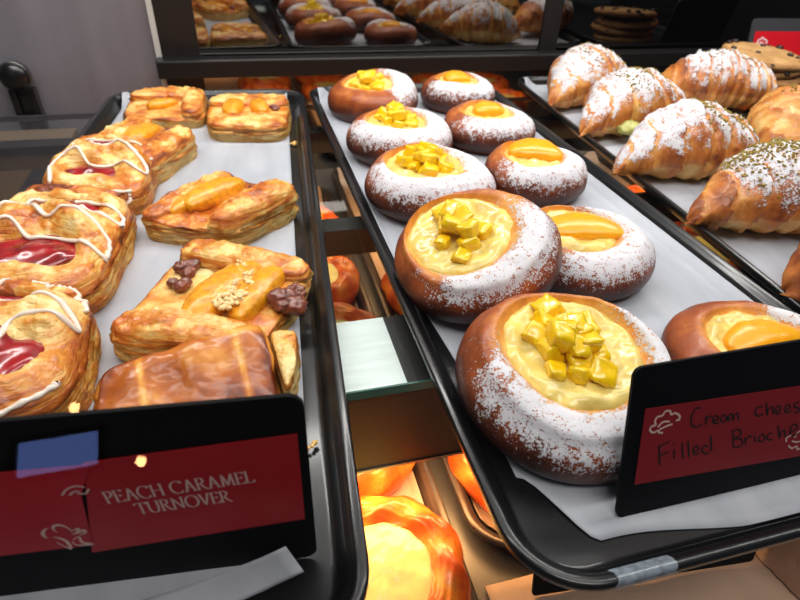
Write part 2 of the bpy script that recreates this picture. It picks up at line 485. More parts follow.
brioche('brioche with a small peach slice, second from the far end', (.2530, .548, Z0), .050, .033, 'peach', sug_dir=-60, sug_half=120, cust=.56, coff=(0, .006), seed=10.7, peach_args=(0, .036, .026, .013))
brioche('brioche with a small round peach piece at the far end of the right column', (.2620, .674, Z0), .0475, .033, 'peach', sug_dir=-70, sug_half=125, cust=.56, coff=(0, .006), seed=11.9, peach_args=(0, .036, .03, .013))

# ------------------------------------------------------------------ layered puff pastry
def pillow(quad, z0, edge, puff, seed=0, K=7, n=120, corner=5.0, layer=.0014, rough=.0012, hook=None, side_b=.12, top_b=.55, inset=0, NT=26):
    """quad: four (x, y) corners; returns verts, faces, attrs of a pastry sheet with flaky layered sides"""
    def bil(u, v):
        u = (u+1)/2; v = (v+1)/2; (a, b, c, d) = quad
        return [(a[i]*(1-u)+b[i]*u)*(1-v)+(d[i]*(1-u)+c[i]*u)*v for i in (0, 1)]
    def per(th, s):
        c, q = math.cos(th), math.sin(th); e = (abs(c)**corner+abs(q)**corner)**(-1/corner)
        return c*e*s, q*e*s
    cx, cy = bil(0, 0)
    rings = []; br = []
    def add(s, zf, off, bfun):
        ring = []
        for i in range(n):
            th = 2*PI*i/n; u, v = per(th, s); x, y = bil(u, v)
            dx, dy = x-cx, y-cy; L = math.hypot(dx, dy)+1e-9
            o = off(i) if callable(off) else off
            x += dx/L*o; y += dy/L*o
            z = zf(u, v, x, y)
            if hook: x, y, z = hook(x, y, z, u, v)
            ring.append((x, y, z)); br.append(max(0, min(1, bfun(x, y, z, u, v))))
        rings.append(ring)
    add(.9, lambda u, v, x, y: z0, 0, lambda *a: .5)
    for k in range(K*2+1):
        t = k/(K*2); sgn = 1 if k % 2 else -1
        off = lambda i, k=k, sgn=sgn: (sgn*layer*(.8+.7*fbm(i*.09+seed, k*3.7, 0, 1, 2)) - .35*layer*abs(t-.5)*6 +
                                      .0025*fbm(math.cos(2*PI*i/n)*2+seed, math.sin(2*PI*i/n)*2, k*.12, 1, 2))
        zf = lambda u, v, x, y, t=t: z0+edge*t*(1+.18*fbm(x+seed, y, 0, 28, 2))+.0008*fbm(x, y, seed, 90, 2)*t
        add(1, zf, off, lambda x, y, z, u, v, k=k, t=t: side_b+(.26 if k % 2 else -.08)+.42*sm(.8, 1, t)+.25*fbm(x, y, z+seed, 60, 2))
    for k in range(1, NT):
        s = 1-k/NT
        def zf(u, v, x, y, s=s):
            return z0+edge*(1+.18*fbm(x+seed, y, 0, 28, 2))+puff*(1-s**3.5)**.6+rough*(fbm(x+seed, y, 2, 60, 4)+.9*abs(fbm(x, y+seed, 3, 110, 3)))
        add(s, zf, 0, lambda x, y, z, u, v, s=s: top_b-.03+.24*sm(.8, 1, s)+.45*fbm(x+seed, y, z, 38, 4))
    v, f = rings_mesh(rings)
    br += [.5, top_b]
    return v, f, {'brown': br, 'sugar': [0.]*len(v)}

def blob(cx, cy, cz, r, seed, sq=.7, n=16, amp=.25):
    rings = []
    for k in range(1, n):
        ph = PI*k/n; ring = []
        for i in range(n*2):
            a = PI*i/n; d = Vector((math.sin(ph)*math.cos(a), math.sin(ph)*math.sin(a), math.cos(ph)))
            rr = r*(1+amp*fbm(d.x+seed, d.y, d.z, 1.6, 3)); ring.append((cx+d.x*rr, cy+d.y*rr, cz+d.z*rr*sq))
        rings.append(ring)
    return rings_mesh(rings)

def merge(lst):
    v = []; f = []
    for a, b in lst:
        o = len(v); v += a; f += [tuple(i+o for i in q) for q in b]
    return v, f

def strip_quad(q, side, w):
    """strip of width w (fraction) along one side of the quad, side 0 = q0q1 ... """
    a, b, c, d = [q[(side+i) % 4] for i in range(4)]
    L = lambda p, r, t: (p[0]+(r[0]-p[0])*t, p[1]+(r[1]-p[1])*t)
    return [a, b, L(b, c, w), L(a, d, w)]

def peach_turnover(label, quad, flaps, peaches, caramels, crumbs=(), seed=1, edge=.010, fh=.011, base_b=.5):
    cx = sum(p[0] for p in quad)/4; cy = sum(p[1] for p in quad)/4
    t = thing('peach_caramel_turnover', label, 'pastry', (cx, cy, Z0-.0008), 0, 'peach caramel turnovers')
    q = [(p[0]-cx, p[1]-cy) for p in quad]
    v, f, a = pillow(q, 0, edge, .003, seed, K=6, top_b=base_b)
    mesh('pastry_base', v, f, M['puff'], t, a)
    for side, w, hh in flaps:
        sq = strip_quad(q, side, w)
        mid = [sum(p[i] for p in sq)/4 for i in (0, 1)]
        sq = [(mid[0]+(p[0]-mid[0])*.97, mid[1]+(p[1]-mid[1])*.97) for p in sq]
        v, f, a = pillow(sq, edge*.95, fh*hh*.45, fh*hh*.75, seed+side*2.3, K=4, corner=3.2, rough=.0024, layer=.0011, side_b=.2, top_b=.5)
        mesh('folded_flap', v, f, M['puff'], t, a)
    for (px, py, ang, ln, wd, ht) in peaches:
        v, f = peach_shape(ln, wd, ht, seed+px*50, bend=.12)
        o = mesh('peach_slice', v, f, M['peach_baked'], t); o.location = (px-cx, py-cy, edge+.0015); o.rotation_euler = (0, 0, R(ang))
    for (px, py, r) in caramels:
        rn = random.Random(int(px*9999)); L = []
        for k in range(4):
            L.append(blob(rn.uniform(-r, r)*.7, rn.uniform(-r, r)*.7, rn.uniform(0, r*.5), r*rn.uniform(.5, .8), px*100+k))
        v, f = merge(L); o = mesh('caramel_piece', v, f, M['caramel'], t); o.location = (px-cx, py-cy, edge+.004)
    for (px, py, r) in crumbs:
        rn = random.Random(int(px*7777)); L = []
        for k in range(80):
            a_ = rn.uniform(0, 6.3); d = r*math.sqrt(rn.random())
            L.append(blob(d*math.cos(a_)*.6, d*math.sin(a_)*1.4, rn.uniform(0, .002), rn.uniform(.0008, .0022), k, n=5))
        v, f = merge(L); o = mesh('sugar_crumble', v, f, M['crumb'], t); o['kind'] = 'stuff'
        o.location = (px-cx, py-cy, edge+.012)
    return t

peach_turnover('peach turnover in the far corner of the tray, against the back rim', [(-.128, .636), (-.044, .628), (-.040, .718), (-.128, .722)], [(2, .34, 1.0), (1, .3, 1.1)],
               [(-.088, .672, 20, .035, .018, .010)], [(-.062, .668, .005)], seed=1.1)
peach_turnover('peach turnover leaning against the one in the far corner', [(-.146, .560), (-.088, .474), (-.044, .560), (-.106, .628)], [(3, .33, 1.0), (1, .35, 1.2)],
               [(-.098, .572, 60, .045, .026, .012)], [(-.075, .572, .006)], seed=2.2, edge=.012)
peach_turnover('small rectangular peach turnover alone by the far right corner of the left tray', [(-.042, .588), (.041, .576), (.054, .690), (-.040, .700)], [(0, .36, .9), (2, .36, .9)],
               [(-.010, .645, 80, .05, .022, .012), (.018, .645, 95, .045, .02, .012)], [(.033, .645, .005)], seed=3.3, edge=.011, fh=.009)
peach_turnover('diamond shaped peach turnover with bright fruit, midway along the left tray', [(-.090, .395), (-.018, .362), (.040, .417), (-.026, .474)], [(1, .36, 1.35), (3, .28, .9), (0, .3, .35)],
               [(-.030, .422, 44, .062, .024, .014), (-.046, .415, 46, .05, .016, .010)], [(.0, .428, .006), (-.020, .455, .005)], seed=4.4, edge=.013)
peach_turnover('peach turnover with caramel lumps and crumbs beside the folded glazed pastry', [(-.092, .258), (-.012, .228), (.036, .312), (-.048, .362)], [(2, .26, 1.0), (0, .27, 1.1)],
               [(-.024, .288, 52, .075, .026, .014), (-.004, .285, 58, .062, .020, .012)], [(-.048, .322, .007), (-.052, .305, .006), (.011, .270, .010), (.017, .285, .006)],
               crumbs=[(-.016, .292, .015), (-.023, .278, .013)], seed=5.5, edge=.011, base_b=.35)

def folded_sheet():
    # glossy folded pastry, its browned top tilted down towards the viewer
    q = [(-.086, .193), (.002, .196), (-.004, .250), (-.085, .230)]
    cx, cy = -.046, .216
    t = thing('peach_caramel_turnover', 'folded rectangular turnover with glossy dark brown top, right behind the turnover sign', 'pastry', (cx, cy, Z0-.0008), 0, 'peach caramel turnovers')
    ql = [(p[0]-cx, p[1]-cy) for p in q]
    def hook(x, y, z, u, v):
        return x, y, z*(1+.36*v)+.0007*math.sin(x*230)
    v, f, a = pillow(ql, 0, .016, .0030, 6.6, K=9, corner=9, rough=.0006, layer=.0012, hook=hook, side_b=.08, top_b=.78)
    # pale seams across the browned top
    br = a['brown']
    for i, p in enumerate(v):
        if p[2] > .0105:
            for sx in (-.018, .030):
                br[i] -= .5*math.exp(-((p[0]-sx+.15*p[1])/.0016)**2)
            br[i] -= .55*sm(-.012, -.024, p[1])
            if p[1] > .018: br[i] -= .5*sm(.6, 1, (p[1]-.012)/.014)
    a['brown'] = [max(0, min(1, b)) for b in br]
    mesh('pastry_sheet', v, f, M['sheet'], t, a)
    v, f, a2 = pillow([(.049, -.018), (.056, -.004), (.060, .028), (.044, .034)], .0008, .015, .003, 9.1, K=8, side_b=.1, top_b=.2, rough=.002)
    mesh('flaky_end', v, f, M['puff'], t, a2)
    return t
folded_sheet()

# cherry turnovers with icing ---------------------------------------------------
def cherry_turnover(label, quad, seed, zz, hgt=.030, jams=((0.1, -.62, .30, .20), (.1, .62, .30, .16)), zig=(), flapdir=1):
    cx = sum(p[0] for p in quad)/4; cy = sum(p[1] for p in quad)/4
    t = thing('cherry_turnover', label, 'pastry', (cx, cy, Z0-.0008), 0, 'iced cherry turnovers')
    q = [(p[0]-cx, p[1]-cy) for p in quad]
    def hook(x, y, z, u, v):
        if z > hgt*.30:
            d = 0
            for ju, jv, ru, rv in jams:
                d = max(d, math.exp(-(((u-ju)/ru)**4+((v-jv)/rv)**4)))
            z -= d*hgt*.42
            z += hgt*.17*math.exp(-((v+.12*math.sin(u*3+seed))/.16)**2)*(1-abs(u)**4)          # ridge where the corners meet
            z += .0028*math.sin(u*7+v*5+seed)*(1-d)*(1-max(abs(u), abs(v))**3)
        return x, y, z
    v, f, a = pillow(q, 0, hgt*.52, hgt*.52, seed, K=8, n=150, corner=4.5, hook=hook, rough=.0022, side_b=.32, top_b=.42, NT=40)
    body = mesh('pastry_base', v, f, M['puff'], t, a)
    trees = [BVHTree.FromPolygons([Vector(p) for p in v], f)]
    for k, (ju, jv, ru, rv) in enumerate(jams):
        u_, v_ = (ju+1)/2, (jv+1)/2
        px = (q[0][0]*(1-u_)+q[1][0]*u_)*(1-v_)+(q[3][0]*(1-u_)+q[2][0]*u_)*v_
        py = (q[0][1]*(1-u_)+q[1][1]*u_)*(1-v_)+(q[3][1]*(1-u_)+q[2][1]*u_)*v_
        W = abs(q[1][0]-q[0][0])/2; Hh = abs(q[3][1]-q[0][1])/2
        rings = []; m = 14; hit = trees[0].ray_cast(Vector((px, py, .2)), Vector((0, 0, -1)))[0]
        jz = (hit.z if hit else hgt*.6)
        for kk in range(m):
            s = 1-kk/m; ring = []
            for i in range(48):
                an = 2*PI*i/48; x = px+W*ru*1.25*s*math.cos(an); y = py+Hh*rv*1.35*s*math.sin(an)
                ring.append((x, y, jz+.0045+.0035*(1-s*s)+.0022*fbm(x+seed, y, k, 60, 2)-(.002 if kk == 0 else 0)+.001))
            rings.append(ring)
        vv, ff = rings_mesh(rings); mesh('cherry_jam', vv, ff, M['jam'], t)
        trees.append(BVHTree.FromPolygons([Vector(p) for p in vv], ff))
    # pastry corner folded in from the back
    L = lambda p, r, t: (p[0]+(r[0]-p[0])*t, p[1]+(r[1]-p[1])*t)
    b0, b1 = L(q[3], q[2], .04), L(q[3], q[2], .96); a0, a1 = L(q[3], q[0], .20), L(q[2], q[1], .10)
    vv, ff, aa = pillow([L(a0, a1, .12), L(a0, a1, .80), b1, b0], hgt*.50, hgt*.18, hgt*.20, seed+4, K=4, corner=2.8, rough=.0022, layer=.0012, side_b=.35, top_b=.72)
    mesh('folded_flap', vv, ff, M['puff'], t, aa)
    trees.append(BVHTree.FromPolygons([Vector(p) for p in vv], ff))
    # icing drizzle laid over the surface
    for path in zig:
        pts = catmull([(p[0]-cx, p[1]-cy) for p in path], 10); P3 = []
        for x, y in pts:
            z = -1
            for k in range(14):
                hh = [tr.ray_cast(Vector((x, y, .2)), Vector((0, 0, -1)))[0] for tr in trees]
                if max([h.z for h in hh if h] or [-1]) > hgt*.62: break
                x *= .97; y *= .985
            for tr in trees:
                h = tr.ray_cast(Vector((x, y, .2)), Vector((0, 0, -1)))[0]
                if h: z = max(z, h.z)
            if z < 0: z = P3[-1][2]-.004 if P3 else .01
            P3.append([x, y, z+.0006])
        zs = [p[2] for p in P3]
        for i in range(len(P3)):
            lo, hi = max(0, i-3), min(len(P3), i+4); P3[i][2] = max(zs[i], sum(zs[lo:hi])/(hi-lo))
        vv, ff = tube(P3, lambda tt: .00150*(1+.2*math.sin(tt*40)), 8, .8)
        mesh('icing_drizzle', vv, ff, M['icing'], t)
    return t

cherry_turnover('iced cherry turnover farthest back of the three, against the peach turnovers', [(-.166, .452), (-.083, .428), (-.080, .545), (-.160, .560)], 3.3, 0,
                jams=((-.05, -.42, .50, .20), (-.1, .52, .55, .18)),
                zig=[[(-0.15,0.528),(-0.142,0.541),(-0.116,0.532),(-0.094,0.522),(-0.081,0.492)],[(-0.132,0.516),(-0.122,0.5),(-0.115,0.506),(-0.101,0.497),(-0.082,0.468),(-0.09,0.463),(-0.107,0.478),(-0.123,0.473),(-0.138,0.494),(-0.153,0.486),(-0.152,0.452)],[(-0.11,0.429),(-0.101,0.435),(-0.088,0.432),(-0.08,0.422),(-0.086,0.418),(-0.1,0.424)]])
cherry_turnover('iced cherry turnover in the middle of the three, two pools of jam showing', [(-.190, .312), (-.096, .296), (-.086, .420), (-.172, .455)], 5.1, 0, hgt=.034,
                jams=((-.02, -.45, .62, .24), (.0, .46, .58, .18)),
                zig=[[(-0.155,0.399),(-0.158,0.416),(-0.152,0.42),(-0.136,0.407),(-0.123,0.392)],[(-0.124,0.402),(-0.116,0.404),(-0.102,0.395),(-0.089,0.379),(-0.091,0.373),(-0.104,0.381),(-0.12,0.398)],[(-0.173,0.392),(-0.157,0.398),(-0.143,0.383),(-0.132,0.369),(-0.12,0.37),(-0.105,0.362),(-0.092,0.342),(-0.086,0.327),(-0.097,0.332),(-0.117,0.347),(-0.131,0.353),(-0.142,0.355),(-0.153,0.368),(-0.166,0.365)]])
cherry_turnover('iced cherry turnover nearest the viewer, behind the turnover sign', [(-.190, .196), (-.094, .200), (-.092, .290), (-.190, .322)], 7.9, 0, hgt=.038,
                jams=((.0, -.28, .60, .34), (-.1, .60, .5, .12)),
                zig=[[(-0.144,0.286),(-0.137,0.31),(-0.129,0.318),(-0.12,0.313),(-0.113,0.304),(-0.119,0.299),(-0.116,0.29)],[(-0.112,0.304),(-0.102,0.296),(-0.094,0.283),(-0.088,0.271)],[(-0.14,0.268),(-0.132,0.276),(-0.116,0.275),(-0.104,0.267),(-0.095,0.252),(-0.104,0.255),(-0.115,0.258),(-0.125,0.255),(-0.127,0.243),(-0.13,0.24)],[(-0.12,0.2),(-0.11,0.205),(-0.103,0.209),(-0.096,0.214),(-0.088,0.209),(-0.08,0.206)]])

# ------------------------------------------------------------------ croissants
def croissant(label, loc, rz, ln=.14, rad=.034, seed=1, bend=.02, ridges=7, sugar=1.0, crumbs=90, cream=None, crust=False, twist=0, brown=.5, blunt=.62, name='pistachio_croissant', tip=.35, crumb_rng=(.35, .75), crumb_y=0, asym=0., group='dusted pistachio croissants'):
    t = thing(name, label, 'croissant', loc, rz, group)
    m, n = 110, 64; rings = []; br = []; sg = []
    for k in range(m):
        u = k/(m-1); s = 2*u-1
        env = (1-abs(s)**2.2)**blunt*(1-tip*.35*abs(s))
        ring = []
        for i in range(n):
            a = 2*PI*i/n; ca, sa = math.cos(a), math.sin(a)
            ph = (abs(s)*ridges/2+.25*ca+.35*fbm(ca+seed, sa, s*.8, 1.1, 3)) % 1.0
            r = rad*max(.05, env)*(1+asym*s)*(1+.17*(1-ph)*env-.08)*(1+.06*fbm(s*9+seed, ca*.7, sa*.7, 1, 3))
            sh = .10*math.sin(a*2)*s
            x = s*ln/2+sh*rad*.6+.004*ca*math.sin(s*6); y = r*ca+bend*(1-s*s)-bend*.6
            z = r*.86*sa+rad*.80*(.35+.65*env)
            if sa < 0: z = min(rad*.80*(.35+.65*env), rad*.80*(.35+.65*env)*(1+asym*s))+r*sa*.80
            e = .0016*fbm(x+seed, y, z, 55, 3)+.0011*fbm(x*260+seed, ca*1.2, sa*1.2, 1, 2)
            z = max(0, z+e); y += e
            ring.append((x, y, z))
            dark = .34*(1-ph)+.16*fbm(x*220+seed, ca*1.5, sa*1.5, 1, 2)
            br.append(max(0, min(1, brown-.18+dark+.25*fbm(x+seed, y, z, 35, 3)-(.25 if sa < -.2 else 0))))
            q = .92*sugar*sm(.0, .75, sa+.5*fbm(x, y+seed, z, 45, 3))*sm(1.0, .80, abs(s)+.2*fbm(x, y, seed, 50, 2))*(1 if crust is False else sm(-.80, -.50, s*(1 if crust != 'l' else -1)))
            if ph > .84: q *= .25
            sg.append(q)
        rings.append(ring)
    v, f = rings_mesh(rings)
    br += [brown]*2; sg += [0]*2
    mesh('croissant_body', v, f, M['croissant'], t, {'brown': br, 'sugar': sg})
    tree = BVHTree.FromPolygons([Vector(p) for p in v], f)
    if crumbs:
        rn = random.Random(int(seed*31)); L = []
        for k in range(crumbs):
            x = (rn.uniform(*crumb_rng)*2-1)*ln/2; y = rn.gauss(crumb_y, rad*.5)
            h = tree.ray_cast(Vector((x, y, .2)), Vector((0, 0, -1)))[0]
            if h: L.append(blob(x, y, h.z+.0005, rn.uniform(.0006, .0014), k, n=4, amp=.6))
        v2, f2 = merge(L); o = mesh('pistachio_crumbs', v2, f2, M['pistachio'], t, smooth=False); o['kind'] = 'stuff'
    if cream:
        h = tree.ray_cast(Vector((cream[0], cream[1], .2)), Vector((0, 0, -1)))[0]
        v2, f2 = blob(cream[0], cream[1], (h.z if h else .02)-.003, cream[2], seed, sq=.55, amp=.3); mesh('pistachio_cream', v2, f2, M['pist_cream'], t)
    return t

croissant('sugared croissant at the far left corner of its tray', (.434, .664, Z0), R(22), .148, .041, 1.5, .012, asym=.24, crumb_rng=(.4, .85), crumbs=200)
croissant('sugared croissant with green cream showing, second from the far corner', (.430, .556, Z0), R(14), .162, .040, 2.5, .015, asym=.24, crumbs=240, cream=(-.030, -.028, .014))
croissant('sugared croissant with chopped nuts on its broad end, centre of the tray', (.411, .433, Z0), R(-3), .156, .0405, 3.5, .015, asym=.24, crumbs=380, crumb_rng=(.5, .9))
croissant('striped croissant with its bare round end towards the viewer, behind the centre one', (.592, .612, Z0+.006), R(-22), .150, .040, 4.5, .006, crust='r', crumbs=120, ridges=13, tip=.2, brown=.58, blunt=.42)
croissant('unsugared golden croissant smeared with pistachio at the far right', (.545, .440, Z0+.008), R(30), .130, .041, 5.5, .006, sugar=.15, crumbs=420, crumb_rng=(.35, .95), brown=.35)
croissant('large croissant with a thick nut crust behind its sugared top', (.420, .322, Z0), R(-8), .168, .041, 6.5, .016, crust='r', crumbs=1100, crumb_rng=(.2, .62), crumb_y=.024, brown=.55, ridges=9, asym=.15)
croissant('plain dark brown croissant nearest the viewer in the croissant tray', (.386, .219, Z0), R(-12), .100, .033, 7.5, .004, blunt=.4, sugar=0, crumbs=0, brown=.68, name='plain_croissant', group=None)

# ------------------------------------------------------------------ cookies and their tray
def cookie(label, loc, rx, ry, seed, r=.052):
    t = thing('chocolate_chip_cookie', label, 'cookie', loc, 0, 'stacked cookies')
    t.rotation_euler = (R(rx), R(ry), seed)
    prof = catmull([(.1, 0), (.85, 0), (.97, .2), (1, .5), (.95, .85), (.8, 1), (.4, 1.05), (.05, 1.05)], 4)
    rings = []; br = []
    for pr, pz in prof:
        ring = []
        for i in range(90):
            a = 2*PI*i/90; rr = r*pr*(1+.05*fbm(math.cos(a)+seed, math.sin(a), 0, 1.3, 3)); x, y = rr*math.cos(a), rr*math.sin(a)
            ring.append((x, y, pz*.011+.0012*fbm(x+seed, y, pz, 90, 3)*(pz > .1))); br.append(.45+.2*fbm(x, y, seed, 50, 2)+(.25 if pr > .93 else 0))
        rings.append(ring)
    v, f = rings_mesh(rings); mesh('cookie_disc', v, f, M['cookie'], t, {'brown': br+[.5, .5], 'sugar': [0.]*len(v)})
    rn = random.Random(int(seed*97)); L = []
    for k in range(16):
        a = rn.uniform(0, 6.28); d = r*rn.choice([.96, .9, .6, .75, .3]); L.append(blob(d*math.cos(a), d*math.sin(a), .0075 if d > .9*r else .0115, rn.uniform(.003, .005), k, n=6, amp=.4))
    v, f = merge(L); mesh('chocolate_chips', v, f, M['chip'], t)['kind'] = 'stuff'
tray('black tray under the cookies beyond the croissants', .745, .415, 0, -R(4.4), .245, .66, tg)
cookie('top cookie of the stack below the small red sign', (.722, .682, .0335), 3, -3, 1.1, .056)
cookie('cookie just under the top one of the stack', (.730, .684, .0195), -2, 3, 2.2, .056)
cookie('lowest visible cookie of the stack', (.724, .680, .0060), 2, 0, 3.3, .056)
cookie('bottom cookie of the stack resting on the tray', (.728, .686, -.0085), 0, 2, 4.4, .056)

# ------------------------------------------------------------------ signs
def frame_on(origin, e, up):
    e = Vector(e).normalized(); up = Vector(up).normalized(); nrm = e.cross(up)   # faces the viewer
    return Matrix.Translation(origin) @ Matrix((e, up, nrm)).transposed().to_4x4()

def rounded_plate(w0, w1, h0, h1, r, th, z):
    """rounded rectangle lying in the local XY plane, front face at +z"""
    loop = []
    for cx, cy, a0 in ((w1-r, h1-r, 0), (w0+r, h1-r, 90), (w0+r, h0+r, 180), (w1-r, h0+r, 270)):
        for k in range(7):
            a = R(a0+15*k); loop.append((cx+r*math.cos(a), cy+r*math.sin(a)))
    return poly_plate(loop, th, z)

def poly_plate(loop, th, z):
    n = len(loop)
    v = [(x, y, z) for x, y in loop]+[(x, y, z+th) for x, y in loop]
    f = [tuple(range(n))[::-1], tuple(range(n, 2*n))]+[(i, (i+1) % n, n+(i+1) % n, n+i) for i in range(n)]
    return v, f

def ribbon(strokes, wf, z, th=.0001, smooth=6):
    """flat pen strokes in the local XY plane; wf(dx, dy, t) -> width"""
    v = []; f = []
    for s in strokes:
        pts = catmull(s, smooth) if len(s) > 2 else s
        L = []; Rr = []
        for i, p in enumerate(pts):
            a = pts[max(i-1, 0)]; b = pts[min(i+1, len(pts)-1)]
            dx, dy = b[0]-a[0], b[1]-a[1]; l = math.hypot(dx, dy)+1e-12; dx /= l; dy /= l
            w = wf(dx, dy, i/(len(pts)-1))/2
            L.append((p[0]-dy*w, p[1]+dx*w)); Rr.append((p[0]+dy*w, p[1]-dx*w))
        for i in range(len(pts)-1):
            o = len(v)
            v += [(L[i][0], L[i][1], z+th), (L[i+1][0], L[i+1][1], z+th), (Rr[i+1][0], Rr[i+1][1], z+th), (Rr[i][0], Rr[i][1], z+th)]
            f.append((o, o+1, o+2, o+3))
    return v, f

# roman capitals as strokes in a unit-high box: (advance, strokes)
GL = {
 'P': (.62, [[(.12, 0), (.12, 1)], [(.0, 1), (.12, 1), (.34, 1), (.50, .88), (.50, .66), (.34, .50), (.14, .48)], [(0, 0), (.26, 0)]]),
 'E': (.64, [[(.12, 0), (.12, 1)], [(0, 1), (.52, 1)], [(.12, .53), (.42, .53)], [(0, 0), (.56, 0)], [(.52, 1), (.54, .86)], [(.56, 0), (.60, .16)], [(.42, .60), (.42, .45)]]),
 'A': (.84, [[(.14, 0), (.40, 1.02)], [(.40, 1.02), (.72, 0)], [(.24, .36), (.58, .36)], [(.02, 0), (.26, 0)], [(.58, 0), (.84, 0)]]),
 'C': (.86, [[(.76, .84), (.66, .97), (.46, 1.02), (.22, .92), (.08, .68), (.06, .42), (.18, .14), (.42, -.02), (.66, .02), (.80, .16)], [(.76, 1.0), (.76, .80)]]),
 'H': (.92, [[(.14, 0), (.14, 1)], [(.72, 0), (.72, 1)], [(.14, .52), (.72, .52)], [(.02, 1), (.26, 1)], [(.02, 0), (.26, 0)], [(.60, 1), (.84, 1)], [(.60, 0), (.84, 0)]]),
 'R': (.74, [[(.12, 0), (.12, 1)], [(0, 1), (.12, 1), (.36, 1), (.50, .88), (.50, .68), (.34, .54), (.14, .52)], [(.32, .52), (.52, .16), (.76, -.04)], [(0, 0), (.26, 0)]]),
 'M': (1.04, [[(.16, 0), (.22, 1)], [(.22, 1), (.50, .04)], [(.50, .04), (.80, 1)], [(.80, 1), (.88, 0)], [(.06, 0), (.28, 0)], [(.76, 0), (1.0, 0)], [(.10, 1), (.24, 1)], [(.78, 1), (.92, 1)]]),
 'L': (.64, [[(.12, 0), (.12, 1)], [(0, 1), (.26, 1)], [(0, 0), (.54, 0)], [(.54, 0), (.60, .18)]]),
 'T': (.76, [[(.38, 0), (.38, 1)], [(.02, .98), (.74, .98)], [(.02, .98), (.0, .82)], [(.74, .98), (.76, .82)], [(.24, 0), (.52, 0)]]),
 'U': (.90, [[(.14, 1), (.14, .34), (.24, .06), (.44, -.02), (.64, .06), (.74, .34), (.74, 1)], [(.02, 1), (.27, 1)], [(.62, 1), (.86, 1)]]),
 'N': (.94, [[(.16, 0), (.16, 1)], [(.14, 1), (.76, 0)], [(.76, 0), (.76, 1)], [(.04, 0), (.28, 0)], [(.04, 1), (.18, 1)], [(.64, 1), (.88, 1)]]),
 'O': (.98, [[(.48, 1.02), (.20, .90), (.06, .60), (.08, .32), (.24, .06), (.48, -.02), (.74, .08), (.90, .36), (.88, .66), (.74, .92), (.48, 1.02)]]),
 'V': (.80, [[(.10, 1), (.40, -.02)], [(.40, -.02), (.68, 1)], [(-.02, 1), (.24, 1)], [(.56, 1), (.80, 1)]]),
 ' ': (.34, [])}

def roman(text, x0, y0, x1, y1, cap):
    """text from (x0,y0) to (x1,y1) along the baseline"""
    W = sum(GL[c][0] for c in text); L = math.hypot(x1-x0, y1-y0); k = L/W
    ux, uy = (x1-x0)/L, (y1-y0)/L; out = []; pen = 0
    for ch in text:
        adv, st = GL[ch]
        for s in st:
            out.append([(x0+ux*(pen+p[0])*k-uy*p[1]*cap, y0+uy*(pen+p[0])*k+ux*p[1]*cap) for p in s])
        pen += adv
    return out

mm = lambda S: [[(a/1000, b/1000) for a, b in s] for s in S]
HAND = [[(34.4,49.8),(31.7,49.8),(30.4,46.0),(31.2,42.2),(34.2,40.6),(36.7,41.7)],[(37.8,45.1),(38.8,40.7)],[(38.4,43.4),(39.5,44.8),(41.0,44.2)],[(42.1,41.9),(44.6,42.3),(43.4,44.4),(41.9,43.8),(42.4,41.1),(45.4,40.2)],[(48.4,43.6),(46.3,43.5),(46.3,41.1),(48.4,40.5),(48.9,43.0),(49.8,40.4)],[(50.7,40.3),(50.2,43.3),(51.4,43.6),(53.0,40.2),(52.7,42.8),(54.4,43.3),(55.8,39.9)],[(67.5,44.4),(64.6,44.3),(64.0,41.8),(66.1,39.8),(68.8,40.4)],[(69.0,46.2),(71.1,39.4),(71.0,42.5),(73.0,42.8),(74.6,39.3)],[(75.3,40.3),(78.1,40.8),(76.7,42.9),(75.2,42.1),(76.3,39.0),(79.0,39.0)],[(80.6,39.8),(83.4,40.6),(81.8,42.6),(80.5,41.5),(81.7,38.6),(84.6,38.9)],[(87.7,42.9),(85.4,42.2),(86.4,40.4),(88.8,39.4),(88.8,37.8),(86.1,37.8)],[(90.8,39.6),(93.9,40.2),(92.2,42.3),(90.8,41.2),(92.0,38.2),(94.9,38.3)],[(16.4,34.2),(18.0,24.8)],[(15.6,34.3),(21.4,36.1)],[(17.2,29.8),(21.6,30.8)],[(24.1,31.5),(25.1,26.5)],[(23.3,34.7),(23.7,34.2)],[(27.8,34.0),(29.6,25.6)],[(30.8,34.2),(32.7,25.7)],[(34.4,27.8),(37.1,28.3),(35.9,30.7),(34.3,30.0),(35.2,26.6),(37.9,26.5)],[(42.0,29.0),(39.6,30.0),(39.2,27.4),(41.5,25.3),(42.9,26.6)],[(42.2,34.8),(44.3,26.3)],[(53.9,34.7),(56.1,25.5)],[(53.3,34.8),(57.4,34.5),(58.5,31.6),(55.3,30.4),(59.5,29.2),(60.5,25.7),(56.1,25.5)],[(61.4,29.9),(62.6,25.8)],[(62.2,28.4),(63.3,30.1),(65.0,29.2)],[(66.6,29.7),(67.8,25.9)],[(65.9,32.0),(66.2,31.5)],[(69.9,29.4),(69.1,27.3),(71.3,25.4),(72.9,27.1),(71.0,29.5),(69.9,29.4)],[(76.4,29.2),(74.2,28.5),(74.7,25.8),(77.5,25.6)],[(78.7,32.6),(81.4,25.4),(81.4,28.2),(83.0,29.0),(84.8,25.3)],[(86.0,27.3),(90.2,28.4),(89.2,31.0),(87.1,31.0),(86.5,28.3),(88.7,25.1),(92.2,25.7)]]
LOGOA = [[(17.1,41.1),(15.1,41.7),(14.8,42.8),(12.3,42.2),(10.5,43.8),(11.2,45.5),(12.9,45.7),(12.3,47.8),(13.4,49.6),(15.5,49.7),(16.8,51.5),(18.9,51.3),(20.0,49.4),(21.7,49.8),(24.0,48.2),(24.3,46.1),(22.7,46.2)],[(14.1,44.4),(16.4,46.5),(19.6,46.1)],[(15.3,43.2),(17.8,44.0),(21.3,44.6)]]
